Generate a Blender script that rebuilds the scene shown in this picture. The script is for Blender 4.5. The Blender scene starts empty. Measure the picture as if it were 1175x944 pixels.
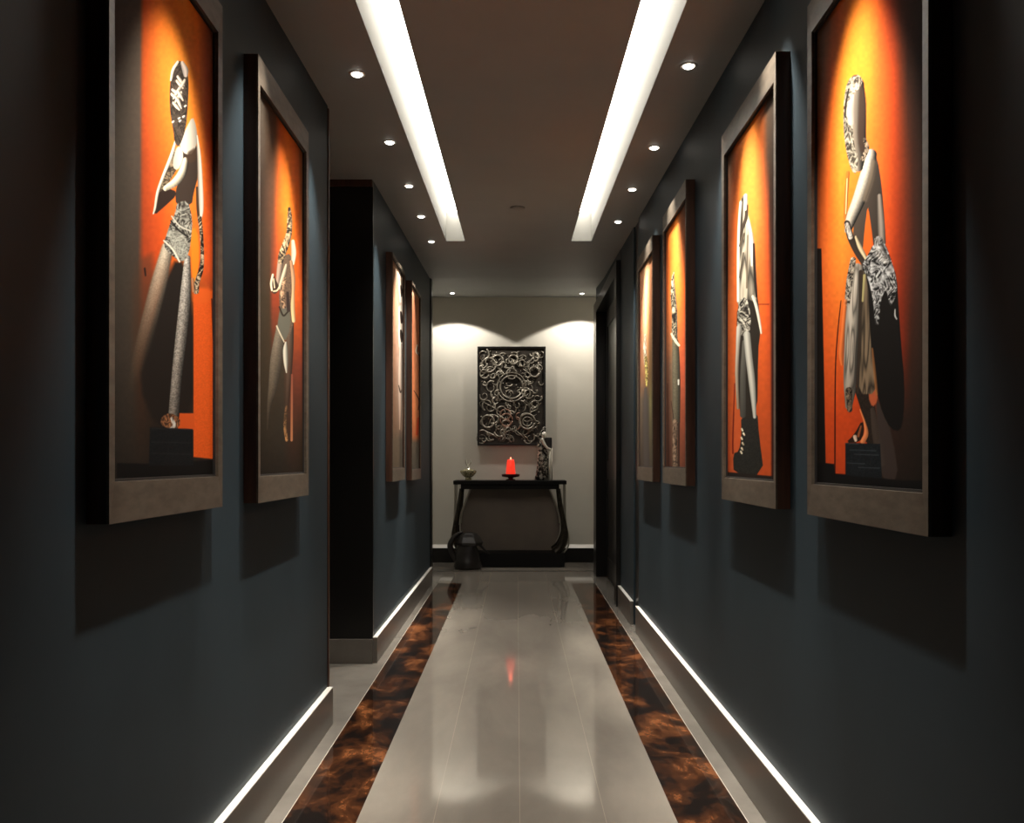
import bpy, bmesh, math, random
import numpy as np
from mathutils import Vector, noise as mnoise

random.seed(7)
C = bpy.context.scene.collection

# ------------------------------------------------------------------ camera
EYE = 1.17                      # eye height above the floor
F_PX = 1000.0                   # focal length in pixels of an 1175 px wide frame
VX, VY = 593.0, 528.0           # vanishing point of the corridor
cam_d = bpy.data.cameras.new('camera'); cam = bpy.data.objects.new('camera', cam_d); C.objects.link(cam)
cam.location = (0, 0, EYE); cam.rotation_euler = (math.pi/2, 0, 0)
cam_d.sensor_width = 36; cam_d.lens = F_PX/1175*36
cam_d.shift_x = -(VX-587.5)/1175; cam_d.shift_y = (VY-472)/1175
cam_d.clip_start = 0.05
bpy.context.scene.camera = cam

# ------------------------------------------------------------------ light and exposure
w = bpy.data.worlds.new('world'); bpy.context.scene.world = w; w.use_nodes = True
w.node_tree.nodes['Background'].inputs[0].default_value = (0.9, 0.75, 0.6, 1)
w.node_tree.nodes['Background'].inputs[1].default_value = 0.0
vs = bpy.context.scene.view_settings
vs.view_transform = 'Standard'; vs.look = 'None'; vs.exposure = 0.0; vs.gamma = 1.0; vs.use_curve_mapping = False
COVE = 19.0                      # radiance of the cove diffusers
SPOT = 120.0                      # watts of the corridor downlights
SPOT_FAR = 56.0                 # watts of the two wall washers over the console
SPOT_ANGLE = 52
ACCENT = 300.0                  # watts of the unseen picture lamps added in and near the coves
ACCENT_ANGLE, ACCENT_AIM = 39, 13
TILT = 6                        # degrees the corridor downlights lean to their wall

# ------------------------------------------------------------------ plan (metres; x right, y away, z up)
XR, XL, XL2 = 0.83, -0.84, -0.83
Y0 = 0.15                       # walls start beside the viewer
YL1, YL2, YL2E = 3.87, 5.03, 8.47
YR1, YR2, YR3, YR4, YRE = 5.93, 6.97, 7.12, 8.75, 8.95
YFAR = 10.0
def zc(y):                      # underside of the ceiling: rises gently along the corridor
    return EYE + 1.431 + 0.0366*y if y < 8.3 else EYE + 1.431 + 0.0366*8.3 + 0.08*(y-8.3)

# ------------------------------------------------------------------ helpers
def srgb(r, g, b):
    f = lambda c: (c/255/12.92) if c <= 10.3 else ((c/255+0.055)/1.055)**2.4
    return (f(r), f(g), f(b), 1)
def obj(name, bm, mat=None, parent=None, smooth=False, bevel=0, loc=None, rz=0):
    me = bpy.data.meshes.new(name)
    if isinstance(bm, bmesh.types.BMesh):
        bmesh.ops.recalc_face_normals(bm, faces=bm.faces)
        bm.to_mesh(me); bm.free()
    o = bpy.data.objects.new(name, me); C.objects.link(o)
    mats = mat if isinstance(mat, (list, tuple)) else [mat]
    for m in mats:
        if m: me.materials.append(m)
    if smooth:
        for p in me.polygons: p.use_smooth = True
    if bevel:
        md = o.modifiers.new('bevel', 'BEVEL'); md.width = bevel; md.segments = 2; md.limit_method = 'ANGLE'
    if loc: o.location = loc
    if rz: o.rotation_euler.z = rz
    if parent: o.parent = parent
    return o
def struct(name, bm, mat, **k):
    o = obj(name, bm, mat, **k); o['kind'] = 'structure'; return o
def thing(name, label, cat, loc=(0, 0, 0), rz=0, group=None):
    o = bpy.data.objects.new(name, None); C.objects.link(o); o.empty_display_size = 0.05
    o.location = loc; o.rotation_euler.z = rz; o['label'] = label; o['category'] = cat
    if group: o['group'] = group
    return o
def box(bm, x0, x1, y0, y1, z0, z1, mi=0):
    v = [bm.verts.new(p) for p in ((x0,y0,z0),(x1,y0,z0),(x1,y1,z0),(x0,y1,z0),(x0,y0,z1),(x1,y0,z1),(x1,y1,z1),(x0,y1,z1))]
    for f in ((0,3,2,1),(4,5,6,7),(0,1,5,4),(1,2,6,5),(2,3,7,6),(3,0,4,7)):
        bm.faces.new([v[i] for i in f]).material_index = mi
    return v
def bx(*a, **k):
    bm = bmesh.new(); box(bm, *a, **k); return bm
def tallbox(bm, x0, x1, y0, y1, z0):      # a wall whose top follows the ceiling
    v = box(bm, x0, x1, y0, y1, z0, 1)
    for i, y in ((4, y0), (5, y0), (6, y1), (7, y1)): v[i].co.z = zc(y)
def tube(bm, pts, rad, n=8, closed=False, flat=1.0, mi=0):
    pts = [Vector(p) for p in pts]; m = len(pts)
    rad = rad if isinstance(rad, (list, tuple)) else [rad]*m
    rings = []; up = Vector((0, 0, 1)); prev = None
    for i, p in enumerate(pts):
        if closed: t = pts[(i+1) % m]-pts[i-1]
        else: t = pts[min(i+1, m-1)]-pts[max(i-1, 0)]
        t.normalize()
        if prev is None:
            a = up.cross(t)
            if a.length < .1: a = Vector((1, 0, 0)).cross(t)
        else: a = prev - t*prev.dot(t)
        a.normalize(); prev = a; b = t.cross(a)
        rings.append([bm.verts.new(p+(a*math.cos(q)*flat+b*math.sin(q))*rad[i]) for q in (2*math.pi*k/n for k in range(n))])
    for i in range(m if closed else m-1):
        A, B = rings[i], rings[(i+1) % m]
        for k in range(n):
            bm.faces.new((A[k], A[(k+1) % n], B[(k+1) % n], B[k])).material_index = mi
    if not closed:
        bm.faces.new(rings[0][::-1]).material_index = mi; bm.faces.new(rings[-1]).material_index = mi
def lathe(bm, prof, n=24, cx=0, cy=0, sy=1.0, mi=0, wob=None):
    rings = []
    for r, z in prof:
        ring = []
        for k in range(n):
            q = 2*math.pi*k/n; rr = r*(1 if wob is None else wob(q, z))
            ring.append(bm.verts.new((cx+rr*math.cos(q), cy+rr*sy*math.sin(q), z)))
        rings.append(ring)
    for A, B in zip(rings, rings[1:]):
        for k in range(n): bm.faces.new((A[k], A[(k+1) % n], B[(k+1) % n], B[k])).material_index = mi
    bm.faces.new(rings[0][::-1]).material_index = mi; bm.faces.new(rings[-1]).material_index = mi
def smooth_path(pts, k=6):                # Catmull-Rom through the points (any dimension)
    P = [np.array(p, float) for p in pts]; P = [2*P[0]-P[1]] + P + [2*P[-1]-P[-2]]; out = []
    for i in range(1, len(P)-2):
        for s in range(k):
            t = s/k; a, b, c, d = P[i-1:i+3]
            out.append(.5*((2*b)+(c-a)*t+(2*a-5*b+4*c-d)*t*t+(3*b-a-3*c+d)*t**3))
    out.append(P[-2]); return out

# ------------------------------------------------------------------ materials
def mat(name, col, rough=.5, metal=0, spec=.5, emit=None, es=0, trans=0, coat=0):
    m = bpy.data.materials.new(name); m.use_nodes = True; b = m.node_tree.nodes['Principled BSDF']
    b.inputs['Base Color'].default_value = col; b.inputs['Roughness'].default_value = rough
    b.inputs['Metallic'].default_value = metal; b.inputs['Specular IOR Level'].default_value = spec
    b.inputs['Transmission Weight'].default_value = trans; b.inputs['Coat Weight'].default_value = coat
    if emit: b.inputs['Emission Color'].default_value = emit; b.inputs['Emission Strength'].default_value = es
    return m
def nodes(m): return m.node_tree.nodes, m.node_tree.links, m.node_tree.nodes['Principled BSDF']
def noisy(m, c1, c2, scale=(1, 1, 1), s=4, detail=6, rough=.6, dist=0, lo=.35, hi=.65, bump=0, mid=None):
    N, L, b = nodes(m)
    tc = N.new('ShaderNodeTexCoord'); mp = N.new('ShaderNodeMapping'); mp.inputs['Scale'].default_value = scale
    n = N.new('ShaderNodeTexNoise'); n.inputs['Scale'].default_value = s; n.inputs['Detail'].default_value = detail
    n.inputs['Roughness'].default_value = rough; n.inputs['Distortion'].default_value = dist
    r = N.new('ShaderNodeValToRGB'); r.color_ramp.elements[0].position = lo; r.color_ramp.elements[1].position = hi
    r.color_ramp.elements[0].color = c1; r.color_ramp.elements[1].color = c2
    if mid: e = r.color_ramp.elements.new(mid[0]); e.color = mid[1]
    L.new(tc.outputs['Object'], mp.inputs['Vector']); L.new(mp.outputs['Vector'], n.inputs['Vector'])
    L.new(n.outputs['Fac'], r.inputs['Fac']); L.new(r.outputs['Color'], b.inputs['Base Color'])
    if bump:
        bp = N.new('ShaderNodeBump'); bp.inputs['Strength'].default_value = bump; bp.inputs['Distance'].default_value = .002
        L.new(n.outputs['Fac'], bp.inputs['Height']); L.new(bp.outputs['Normal'], b.inputs['Normal'])
    return m
M = {}
M['wall'] = noisy(mat('blue_grey_paint', (0, 0, 0, 1), .55, spec=.3), (.020, .035, .046, 1), (.024, .041, .053, 1), s=3)
M['ceil'] = noisy(mat('taupe_ceiling_paint', (0, 0, 0, 1), .6, spec=.3), (.275, .285, .275, 1), (.295, .305, .295, 1), s=2)
M['far'] = noisy(mat('warm_grey_plaster', (0, 0, 0, 1), .7, spec=.2), (.54, .52, .46, 1), (.58, .555, .49, 1), s=2)
M['base'] = noisy(mat('taupe_skirting', (0, 0, 0, 1), .3), (.12, .107, .092, 1), (.145, .13, .112, 1), scale=(1, .15, 1), s=6)
M['white'] = mat('white_lacquer_cap', (.85, .83, .78, 1), .4)
M['black'] = mat('black_lacquer', (.006, .0055, .005, 1), .3)
M['blackwood'] = noisy(mat('black_stained_wood', (0, 0, 0, 1), .4), (.003, .0025, .002, 1), (.006, .005, .004, 1), scale=(8, 8, .6), s=5)
M['brownwood'] = noisy(mat('dark_red_brown_wood', (0, 0, 0, 1), .4), (.045, .018, .010, 1), (.085, .036, .020, 1), scale=(8, 8, .6), s=5)
M['bronze'] = noisy(mat('satin_bronze_leaf', (0, 0, 0, 1), .45, metal=.25), (.085, .066, .048, 1), (.135, .108, .080, 1), scale=(1, 2, 6), s=7)
M['liner'] = mat('black_liner', (.01, .008, .007, 1), .6)
M['paper'] = None
M['steel'] = mat('brushed_steel', (.55, .53, .5, 1), .25, metal=1)
M['inner'] = mat('cove_white', (.17, .165, .15, 1), .8, spec=.1)
M['diffuser'] = mat('lit_diffuser', (.8, .8, .8, 1), .5, emit=(1, .955, .86, 1), es=COVE)
M['lens'] = mat('lit_lens', (.8, .8, .8, 1), .3, emit=(1, .94, .84, 1), es=14)
M['trimring'] = mat('downlight_ring', (.5, .47, .43, 1), .4)
M['marble_d'] = noisy(mat('brown_burl_marble', (0, 0, 0, 1), .07), (.010, .007, .006, 1), (.34, .12, .042, 1),
                      scale=(1.15, .75, 1), s=4.4, detail=14, rough=.72, dist=.35, lo=.44, hi=.69, mid=(.53, (.055, .020, .009, 1)))

def tile_mat():
    m = mat('polished_beige_tile', (0, 0, 0, 1), .07, spec=.85); N, L, b = nodes(m)
    noisy(m, (.225, .20, .17, 1), (.32, .285, .24, 1), scale=(1, .35, 1), s=2.2, detail=8, dist=.3)
    r = b.inputs['Base Color'].links[0].from_socket
    br = N.new('ShaderNodeTexBrick'); br.offset = 0
    br.inputs['Scale'].default_value = 1; br.inputs['Mortar Size'].default_value = .0012
    br.inputs['Mortar Smooth'].default_value = .1; br.inputs['Brick Width'].default_value = .28; br.inputs['Row Height'].default_value = 40
    br.inputs['Color1'].default_value = (1, 1, 1, 1); br.inputs['Color2'].default_value = (.93, .93, .93, 1); br.inputs['Mortar'].default_value = (1.45, 1.42, 1.38, 1)
    tc = N.new('ShaderNodeTexCoord'); mp = N.new('ShaderNodeMapping'); mp.inputs['Location'].default_value = (-.01, 10, 0)
    L.new(tc.outputs['Object'], mp.inputs['Vector']); L.new(mp.outputs['Vector'], br.inputs['Vector'])
    mx = N.new('ShaderNodeMix'); mx.data_type = 'RGBA'; mx.blend_type = 'MULTIPLY'; mx.inputs[0].default_value = 1
    L.new(r, mx.inputs[6]); L.new(br.outputs['Color'], mx.inputs[7]); L.new(mx.outputs[2], b.inputs['Base Color'])
    return m
M['tile'] = tile_mat()
M['line'] = mat('pale_metal_inlay', (.55, .5, .44, 1), .3)
M['border'] = noisy(mat('pale_border_stone', (0, 0, 0, 1), .12), (.17, .155, .135, 1), (.22, .20, .175, 1), s=4)

# ------------------------------------------------------------------ the setting
bm = bmesh.new()
box(bm, -.52, .52, -.3, YFAR, -.06, 0, 0)
for a, b2 in ((-.7565, -.52), (.52, .7465)): box(bm, a, b2, -.3, 8.3, -.06, 0, 1)
for a, b2 in ((-2.6, -.7595), (.7495, 1.6)): box(bm, a, b2, -.3, YFAR, -.06, 0, 2)
for a, b2 in ((-.761, -.755), (.745, .751)): box(bm, a+.0015, b2-.0015, -.3, 8.3, -.06, .0006, 3)
for a, b2 in ((-.761, -.52), (.52, .751)): box(bm, a, b2, 8.3, YFAR, -.06, 0, 0)
struct('floor', bm, [M['tile'], M['marble_d'], M['border'], M['line']])
struct('trim_1', bx(-1.3, XR+.02, 9.18, 9.22, 0, .002), M['black'])   # dark threshold line in front of the lobby

CV = ((-.54, -.395), (.415, .57)); CY0, CY1 = 2.5, 6.66            # the two light coves
bm = bmesh.new()
def cq(x0, x1, y0, y1):
    v = [bm.verts.new(p) for p in ((x0, y0, zc(y0)), (x1, y0, zc(y0)), (x1, y1, zc(y1)), (x0, y1, zc(y1)))]
    u = [bm.verts.new(p.co+Vector((0, 0, .04))) for p in v]
    bm.faces.new(v); bm.faces.new(u[::-1])
    for i in range(4): bm.faces.new((v[i], u[i], u[(i+1) % 4], v[(i+1) % 4]))
for a, b2 in ((-2.6, CV[0][0]), (CV[0][1], CV[1][0]), (CV[1][1], 1.6)):
    cq(a, b2, -.3, 8.3)
for a, b2 in CV: cq(a, b2, -.3, CY0); cq(a, b2, CY1, 8.3)
cq(-2.6, 1.6, 8.3, YFAR+.1)
struct('ceiling', bm, M['ceil'])

def wall(name, *boxes, m='wall'):
    bm = bmesh.new()
    for b in boxes: tallbox(bm, *b)
    return struct(name, bm, M[m])
wall('wall_left', (XL-.12, XL, Y0, YL1, 0))
wall('wall_left_far', (XL2-.12, XL2, YL2+.02, YL2E-.14, 0))
wall('wall_niche', (-2.5, XL2-.12, YL2+.02, YL2+.14, 0), m='wall')
wall('wall_niche_end', (-2.6, -2.5, YL1-.12, YL2+.14, 0))
wall('wall_right', (XR, XR+.12, Y0, YR1, 0), (XR+.002, XR+.12, YR1+.27, YR2, 0), (XR, XR+.12, YRE, 9.12, 0))
bm = bmesh.new(); v = box(bm, XR, XR+.12, YR2, YRE, 2.77, 1)
for i, y in ((4, YR2), (5, YR2), (6, YRE), (7, YRE)): v[i].co.z = zc(y)
struct('wall_right_over_door', bm, M['wall'])
wall('wall_far', (-1.7, 1.5, YFAR, YFAR+.1, 0), m='far')
wall('wall_far_right', (1.28, 1.4, 9.12, YFAR, 0), (XR+.12, 1.4, 9.0, 9.12, 0), m='far')
wall('wall_far_left', (-1.7, -1.58, YL2E+.0, YFAR, 0), (-1.7, XL2-.12, YL2E-.12, YL2E, 0), m='far')
# black panelled end of the niche wall with its dark head trim, and the dark corner posts
bm = bmesh.new(); tallbox(bm, -2.5, XL2, YL2, YL2+.02, .14)
for x in (-1.9, -1.3): box(bm, x, x+.012, YL2-.004, YL2, .14, 2.7)
struct('trim_2', bm, M['black'])
struct('trim_3', bx(-2.5, XL2-.002, YL2-.02, YL2, 2.745, 2.785), M['brownwood'])
struct('trim_4', bx(XL-.004, XL+.006, YL1-.006, YL1+.012, 0, 2.73), M['brownwood'])
bm = bmesh.new(); tallbox(bm, XL2-.12, XL2+.012, YL2E-.14, YL2E, 0); struct('trim_5', bm, M['black'])
bm = bmesh.new(); tallbox(bm, XR+.012, XR+.12, YR1, YR1+.27, 0); struct('trim_6', bm, M['black'])

# skirtings: taupe face, white lit cap
def skirting(name, x, side, y0, y1, h, face='base', cap=.004):
    bm = bmesh.new(); xi = x-side*.024
    lo, hi = min(x, xi), max(x, xi)
    box(bm, lo, hi, y0, y1, 0, h-cap, 0); box(bm, lo, hi, y0, y1, h-cap, h, 1)
    return struct(name, bm, [M[face], M['white']])
skirting('baseboard_left', XL, -1, Y0, YL1, .165)
skirting('baseboard_left_far', XL2, -1, YL2, YL2E-.14, .15)
skirting('baseboard_right', XR, 1, Y0, YR1-.005, .18)
skirting('baseboard_right_far', XR, 1, YR1+.27, YR2-.005, .17)
skirting('baseboard_right_end', XR, 1, YRE+.07, 9.12, .17)
struct('baseboard_niche', bx(-2.5, XL2-.0, YL2-.022, YL2, 0, .14), M['base'])
bm = bmesh.new(); box(bm, -1.58, 1.28, YFAR-.022, YFAR, 0, .175, 0); v = box(bm, -1.58, 1.28, YFAR-.05, YFAR, .168, .205, 1)
for i in (4, 5): v[i].co.y = YFAR-.012
struct('baseboard_far', bm, [M['black'], M['white']])

# the doorway on the right: casing, black door leaf, handle
bm = bmesh.new()
box(bm, XR-.035, XR+.12, YR2, YR3, 0, 2.77); box(bm, XR-.035, XR+.12, YR4, YRE+.06, 0, 2.77)
box(bm, XR-.035, XR+.12, YR3, YR4, 2.66, 2.77)
struct('trim_7', bm, M['black'])
bm = bmesh.new(); box(bm, XR+.07, XR+.11, YR3, YR4, .01, 2.66)
for z0, z1 in ((.2, 1.0), (1.15, 2.5)):
    for a, b2, c, d in ((YR3+.15, YR4-.15, z0, z0+.015), (YR3+.15, YR4-.15, z1-.015, z1), (YR3+.15, YR3+.165, z0, z1), (YR4-.165, YR4-.15, z0, z1)):
        box(bm, XR+.062, XR+.07, a, b2, c, d)
dr = struct('door_1', bm, M['blackwood'])
bm = bmesh.new(); tube(bm, [(XR+.07, YR3+.08, 1.02), (XR+.03, YR3+.08, 1.02), (XR+.03, YR3+.2, 1.02)], .009)
tube(bm, [(XR+.07, YR3+.08, 1.02), (XR+.06, YR3+.08, 1.02)], .022, 16)
obj('door_handle', bm, M['steel'], dr, smooth=True)

# ------------------------------------------------------------------ lights in the ceiling
for i, (a, b2) in enumerate(CV):
    t = thing('cove_light', ('long glowing recessed light slot in the ceiling along the left wall',
                             'long glowing recessed light slot in the ceiling along the right wall')[i], 'ceiling light',
              ((a+b2)/2, (CY0+CY1)/2, zc((CY0+CY1)/2)), group='recessed linear ceiling lights')
    tx, ty, tz = t.location
    D = .22
    bm = bmesh.new()
    def q(*ps): bm.faces.new([bm.verts.new((p[0]-tx, p[1]-ty, zc(p[1])+p[2]-tz)) for p in ps])
    for x, s in ((a+.001, 1), (b2-.001, -1)):
        o_ = -.012*s
        q((x, CY0, 0), (x, CY1, 0), (x, CY1, D), (x, CY0, D)); q((x+o_, CY0, 0), (x+o_, CY1, 0), (x+o_, CY1, D), (x+o_, CY0, D))
        q((x, CY0, D), (x+o_, CY0, D), (x+o_, CY1, D), (x, CY1, D))
    for y in (CY0+.001, CY1-.001): q((a, y, 0), (b2, y, 0), (b2, y, D), (a, y, D))
    q((a, CY0, D+.03), (b2, CY0, D+.03), (b2, CY1, D+.03), (a, CY1, D+.03))
    obj('housing', bm, M['inner'], t)
    bm = bmesh.new()
    e = .003
    q((a+e, CY0+e, D), (b2-e, CY0+e, D), (b2-e, CY1-e, D), (a+e, CY1-e, D)); q((a+e, CY0+e, D+.02), (b2-e, CY0+e, D+.02), (b2-e, CY1-e, D+.02), (a+e, CY1-e, D+.02))
    obj('diffuser', bm, M['diffuser'], t)

for x, yy in ((-.455, (3.0, 5.76, 6.5)), (.485, (2.99, 4.37, 5.36))):   # unseen lamps added in the slots to cast the frame shadows, one per painting
    for y in yy:
        ld = bpy.data.lights.new('added_accent_lamp', 'SPOT'); ld.energy = ACCENT; ld.spot_size = math.radians(ACCENT_ANGLE); ld.spot_blend = 1
        ld.shadow_soft_size = .012; ld.color = (1, .92, .80)
        lo = bpy.data.objects.new('added_accent_lamp', ld); C.objects.link(lo); lo.location = (x, y, zc(y)+.12)
        lo.rotation_euler = (0, math.copysign(math.radians(ACCENT_AIM), -x), 0)

ordn = ['nearest', 'second', 'third', 'fourth', 'fifth']
def downlight(x, y, label, power, ang, blend, group, tilt=0):
    z = zc(y); t = thing('downlight', label, 'ceiling light', (x, y, z), group=group)
    bm = bmesh.new()
    lathe(bm, [(.022, -.0005), (.024, -.003), (.034, -.002), (.034, .0005), (.022, .0005)], 24)
    obj('ring', bm, M['trimring'], t, smooth=True)
    bm = bmesh.new(); lathe(bm, [(.021, -.0045), (.017, -.0075), (.008, -.009)], 20)
    obj('lens', bm, M['lens'], t, smooth=True)
    ld = bpy.data.lights.new('downlight_lamp', 'SPOT'); ld.energy = power; ld.spot_size = math.radians(ang); ld.spot_blend = blend
    ld.shadow_soft_size = .02; ld.color = (1, .93, .83)
    lo = bpy.data.objects.new('lamp', ld); C.objects.link(lo); lo.parent = t; lo.location = (0, 0, -.02)
    lo.rotation_euler = (0, -math.radians(tilt), 0)
    return t
for side, xs, nm in ((-1, (-.645, -.636, -.636, -.645, -.654), 'left'), (1, (.678, .70, .69, .70), 'right')):
    ys = (3.519, 4.357, 5.14, 5.88, 6.67) if side < 0 else (3.44, 4.44, 5.215, 6.03)
    for k, (x, y) in enumerate(zip(xs, ys)):
        downlight(x, y, f'small round downlight, {ordn[k]} from the front in the row along the {nm} wall', SPOT, SPOT_ANGLE, 1.0, 'corridor downlights', side*TILT)
for y in (2.7,):      # the rows go on above the top edge of the picture
    downlight(-.645, y, 'small round downlight in the row along the left wall, just above the view', SPOT, SPOT_ANGLE, 1.0, 'corridor downlights', -TILT)
    downlight(.69, y, 'small round downlight in the row along the right wall, just above the view', SPOT, SPOT_ANGLE, 1.0, 'corridor downlights', TILT)
downlight(-.708, 9.56, 'small downlight washing the pale end wall left of the console', SPOT_FAR, 124, .12, 'end wall downlights')
downlight(.717, 9.60, 'small downlight washing the pale end wall right of the console', SPOT_FAR, 124, .12, 'end wall downlights')
downlight(-.455, 2.03, 'small added downlight aimed at the nearest painting on the left wall, above the view', ACCENT*.7, 47, 1.0, 'added picture downlights', -15.5)  # unseen fixture, added to light the nearest picture and shade below its frame
downlight(.485, 2.03, 'small added downlight aimed at the nearest painting on the right wall, above the view', ACCENT*.7, 47, 1.0, 'added picture downlights', 15.5)  # its added counterpart on the right, also out of view
t = thing('smoke_detector', 'tiny flush round detector between the two light slots in the ceiling', 'smoke detector', (.005, 5.65, zc(5.65)))
bm = bmesh.new(); lathe(bm, [(.045, .001), (.045, -.006), (.036, -.010), (.02, -.011)], 28); obj('cover', bm, M['ceil'], t, smooth=True)
bm = bmesh.new(); lathe(bm, [(.047, .001), (.047, -.002)], 28); obj('rim', bm, M['liner'], t)

# ------------------------------------------------------------------ the paintings
def vnoise(x, y, seed=0):
    def h(i, j):
        n = (i*374761393+j*668265263+seed*982451653) & 0xffffffff
        n = ((n ^ (n >> 13))*1274126177) & 0xffffffff
        return ((n ^ (n >> 16)) & 0xffff)/65535.
    xi = np.floor(x).astype(np.int64); yi = np.floor(y).astype(np.int64); fx = x-xi; fy = y-yi
    fx = fx*fx*(3-2*fx); fy = fy*fy*(3-2*fy)
    return (h(xi, yi)*(1-fx)+h(xi+1, yi)*fx)*(1-fy)+(h(xi, yi+1)*(1-fx)+h(xi+1, yi+1)*fx)*fy
class Art:
    """artwork on a canvas, spot-beam glow painted in; drawn in the units of the photograph, laid on the canvas by its perspective"""
    def __init__(s, px, py, fs):
        s.x, s.y, s.fs = px, py, fs; s.c = np.zeros((px.size, 3)); s.seed = 0
        s.n1 = vnoise(px*fs*.55, py*.28, 3); s.fine = vnoise(px*fs*1.3, py*1.1, 5)
        a = vnoise(px*fs*.5, py*.22, 11); b = vnoise(px*fs*1.0, py*.5, 12)
        r = 1-np.abs(2*(a*.6+b*.4)-1)*1.0
        fl = vnoise(px*fs*.9, py*.8, 41)*.5+vnoise(px*fs*.35, py*.3, 42)*.5
        wx = px*fs*.24+1.6*vnoise(px*fs*.2, py*.10, 8); wy = py*.12+1.6*vnoise(px*fs*.2, py*.10, 9)
        q = vnoise(wx, wy, 21); q2 = vnoise(wx*2.3, wy*2.3, 22)
        s.cr = np.clip(.60*(np.abs(np.sin((q*1.3+q2*.7)*6.))*1.5-.6)+.55*(fl*1.9-.5), 0, 1)     # crumpled metal, 0 dark .. 1 bright
        s.fold = np.abs(np.sin((vnoise(px*fs*.3+py*.01, py*.015, 31)*1.5+vnoise(px*fs*.8, py*.03, 32)*.3)*5))
    def back(s, keys):  # picture's own backdrop, with the spot beam's bright centre column painted into it
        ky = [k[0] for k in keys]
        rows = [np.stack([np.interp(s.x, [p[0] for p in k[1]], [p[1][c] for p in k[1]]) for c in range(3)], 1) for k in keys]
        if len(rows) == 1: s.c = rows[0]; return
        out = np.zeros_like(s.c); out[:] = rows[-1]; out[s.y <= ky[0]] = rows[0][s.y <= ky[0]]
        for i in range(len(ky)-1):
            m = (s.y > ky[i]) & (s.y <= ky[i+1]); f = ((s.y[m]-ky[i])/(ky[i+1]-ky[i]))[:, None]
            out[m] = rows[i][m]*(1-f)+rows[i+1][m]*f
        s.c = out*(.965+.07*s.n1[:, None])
    def put(s, a, col): s.c = s.c*(1-a[:, None])+col*a[:, None]
    def tex(s, base, kind, amt, dark=(22, 17, 14), light=None):
        base = np.array(base, float); n = s.x.size
        col = np.broadcast_to(base, (n, 3)).copy() if base.ndim == 1 else base
        if kind == 'crumple':
            L = np.array(light if light else np.clip(base*1.5+25, 0, 250)) if base.ndim == 1 else col*1.4
            D = np.array(dark, float); k = s.cr[:, None]
            t = D*(1-k)+L*k; col = col*(1-amt)+t*amt
        elif kind == 'fold': col = col*(1-amt+amt*1.25*s.fold[:, None])
        elif kind == 'grain': col = col*(1-amt+2*amt*s.fine[:, None])
        return np.clip(col, 0, 255)
    def poly(s, pts, col, soft=.8, kind=None, amt=.8, smooth=1, alpha=1, shade=None, **k):
        P = [np.array(p, float) for p in pts]
        for _ in range(smooth):
            P = [q for i in range(len(P)) for q in (P[i]*.75+P[(i+1) % len(P)]*.25, P[i]*.25+P[(i+1) % len(P)]*.75)]
        A = np.array(P); pad = 3*soft+1
        box_ = (s.x > A[:, 0].min()-pad) & (s.x < A[:, 0].max()+pad) & (s.y > A[:, 1].min()-pad) & (s.y < A[:, 1].max()+pad)
        idx = np.nonzero(box_)[0]
        if not len(idx): return
        X, Y = s.x[idx], s.y[idx]; ins = np.zeros(X.size, bool); d2 = np.full(X.size, 1e9)
        for i in range(len(A)):
            (x0, y0), (x1, y1) = A[i], A[(i+1) % len(A)]
            if y0 != y1:
                c = ((y0 > Y) != (y1 > Y)) & (X < (x1-x0)*(Y-y0)/(y1-y0)+x0); ins ^= c
            dx, dy = x1-x0, y1-y0; l = dx*dx+dy*dy+1e-9
            t = np.clip(((X-x0)*dx+(Y-y0)*dy)/l, 0, 1); d2 = np.minimum(d2, (X-x0-t*dx)**2+(Y-y0-t*dy)**2)
        d = np.sqrt(d2)*np.where(ins, 1, -1); a = np.clip(d/soft+.5, 0, 1)*alpha
        col = s.tex(col, kind, amt, **k)[idx]
        if shade is not None:               # (left multiplier, right multiplier) across the shape
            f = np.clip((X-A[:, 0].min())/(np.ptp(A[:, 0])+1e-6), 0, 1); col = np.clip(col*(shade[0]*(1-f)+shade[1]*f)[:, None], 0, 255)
        s.c[idx] = s.c[idx]*(1-a[:, None])+col*a[:, None]
    def stroke(s, pts, col, col2=None, light=-.45, k=.75, kind=None, amt=.8, soft=.7, alpha=1, a_end=None, **kw):
        P = smooth_path(pts, 4) if len(pts) > 2 else [np.array(p, float) for p in pts]; A = np.array(P)
        R = A[:, 2].max()+2
        m = (s.x > A[:, 0].min()-R) & (s.x < A[:, 0].max()+R) & (s.y > A[:, 1].min()-R) & (s.y < A[:, 1].max()+R)
        idx = np.nonzero(m)[0]
        if not len(idx): return
        X, Y = s.x[idx], s.y[idx]; best = np.full(X.size, -1e9); lat = np.zeros(X.size); along = np.zeros(X.size)
        for i in range(len(A)-1):
            (x0, y0, r0), (x1, y1, r1) = A[i], A[i+1]; dx, dy = x1-x0, y1-y0; l = dx*dx+dy*dy+1e-9
            t = np.clip(((X-x0)*dx+(Y-y0)*dy)/l, 0, 1); r = r0+(r1-r0)*t
            ex, ey = X-x0-t*dx, Y-y0-t*dy; d = r-np.sqrt(ex*ex+ey*ey); u = d > best
            best = np.where(u, d, best); lat = np.where(u, ex/np.maximum(r, .3), lat); along = np.where(u, (i+t)/(len(A)-1), along)
        a = np.clip(best/soft+.5, 0, 1)*alpha
        if a_end is not None: a = a*(1+(a_end-1)*np.clip(along, 0, 1)**1.5)
        c = s.tex(col, kind, amt, **kw)[idx]
        if col2 is not None: c = c*(1-along[:, None])+s.tex(col2, kind, amt, **kw)[idx]*along[:, None]
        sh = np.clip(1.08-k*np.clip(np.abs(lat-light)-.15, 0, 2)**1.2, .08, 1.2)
        c = np.clip(c*sh[:, None], 0, 255)
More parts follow.
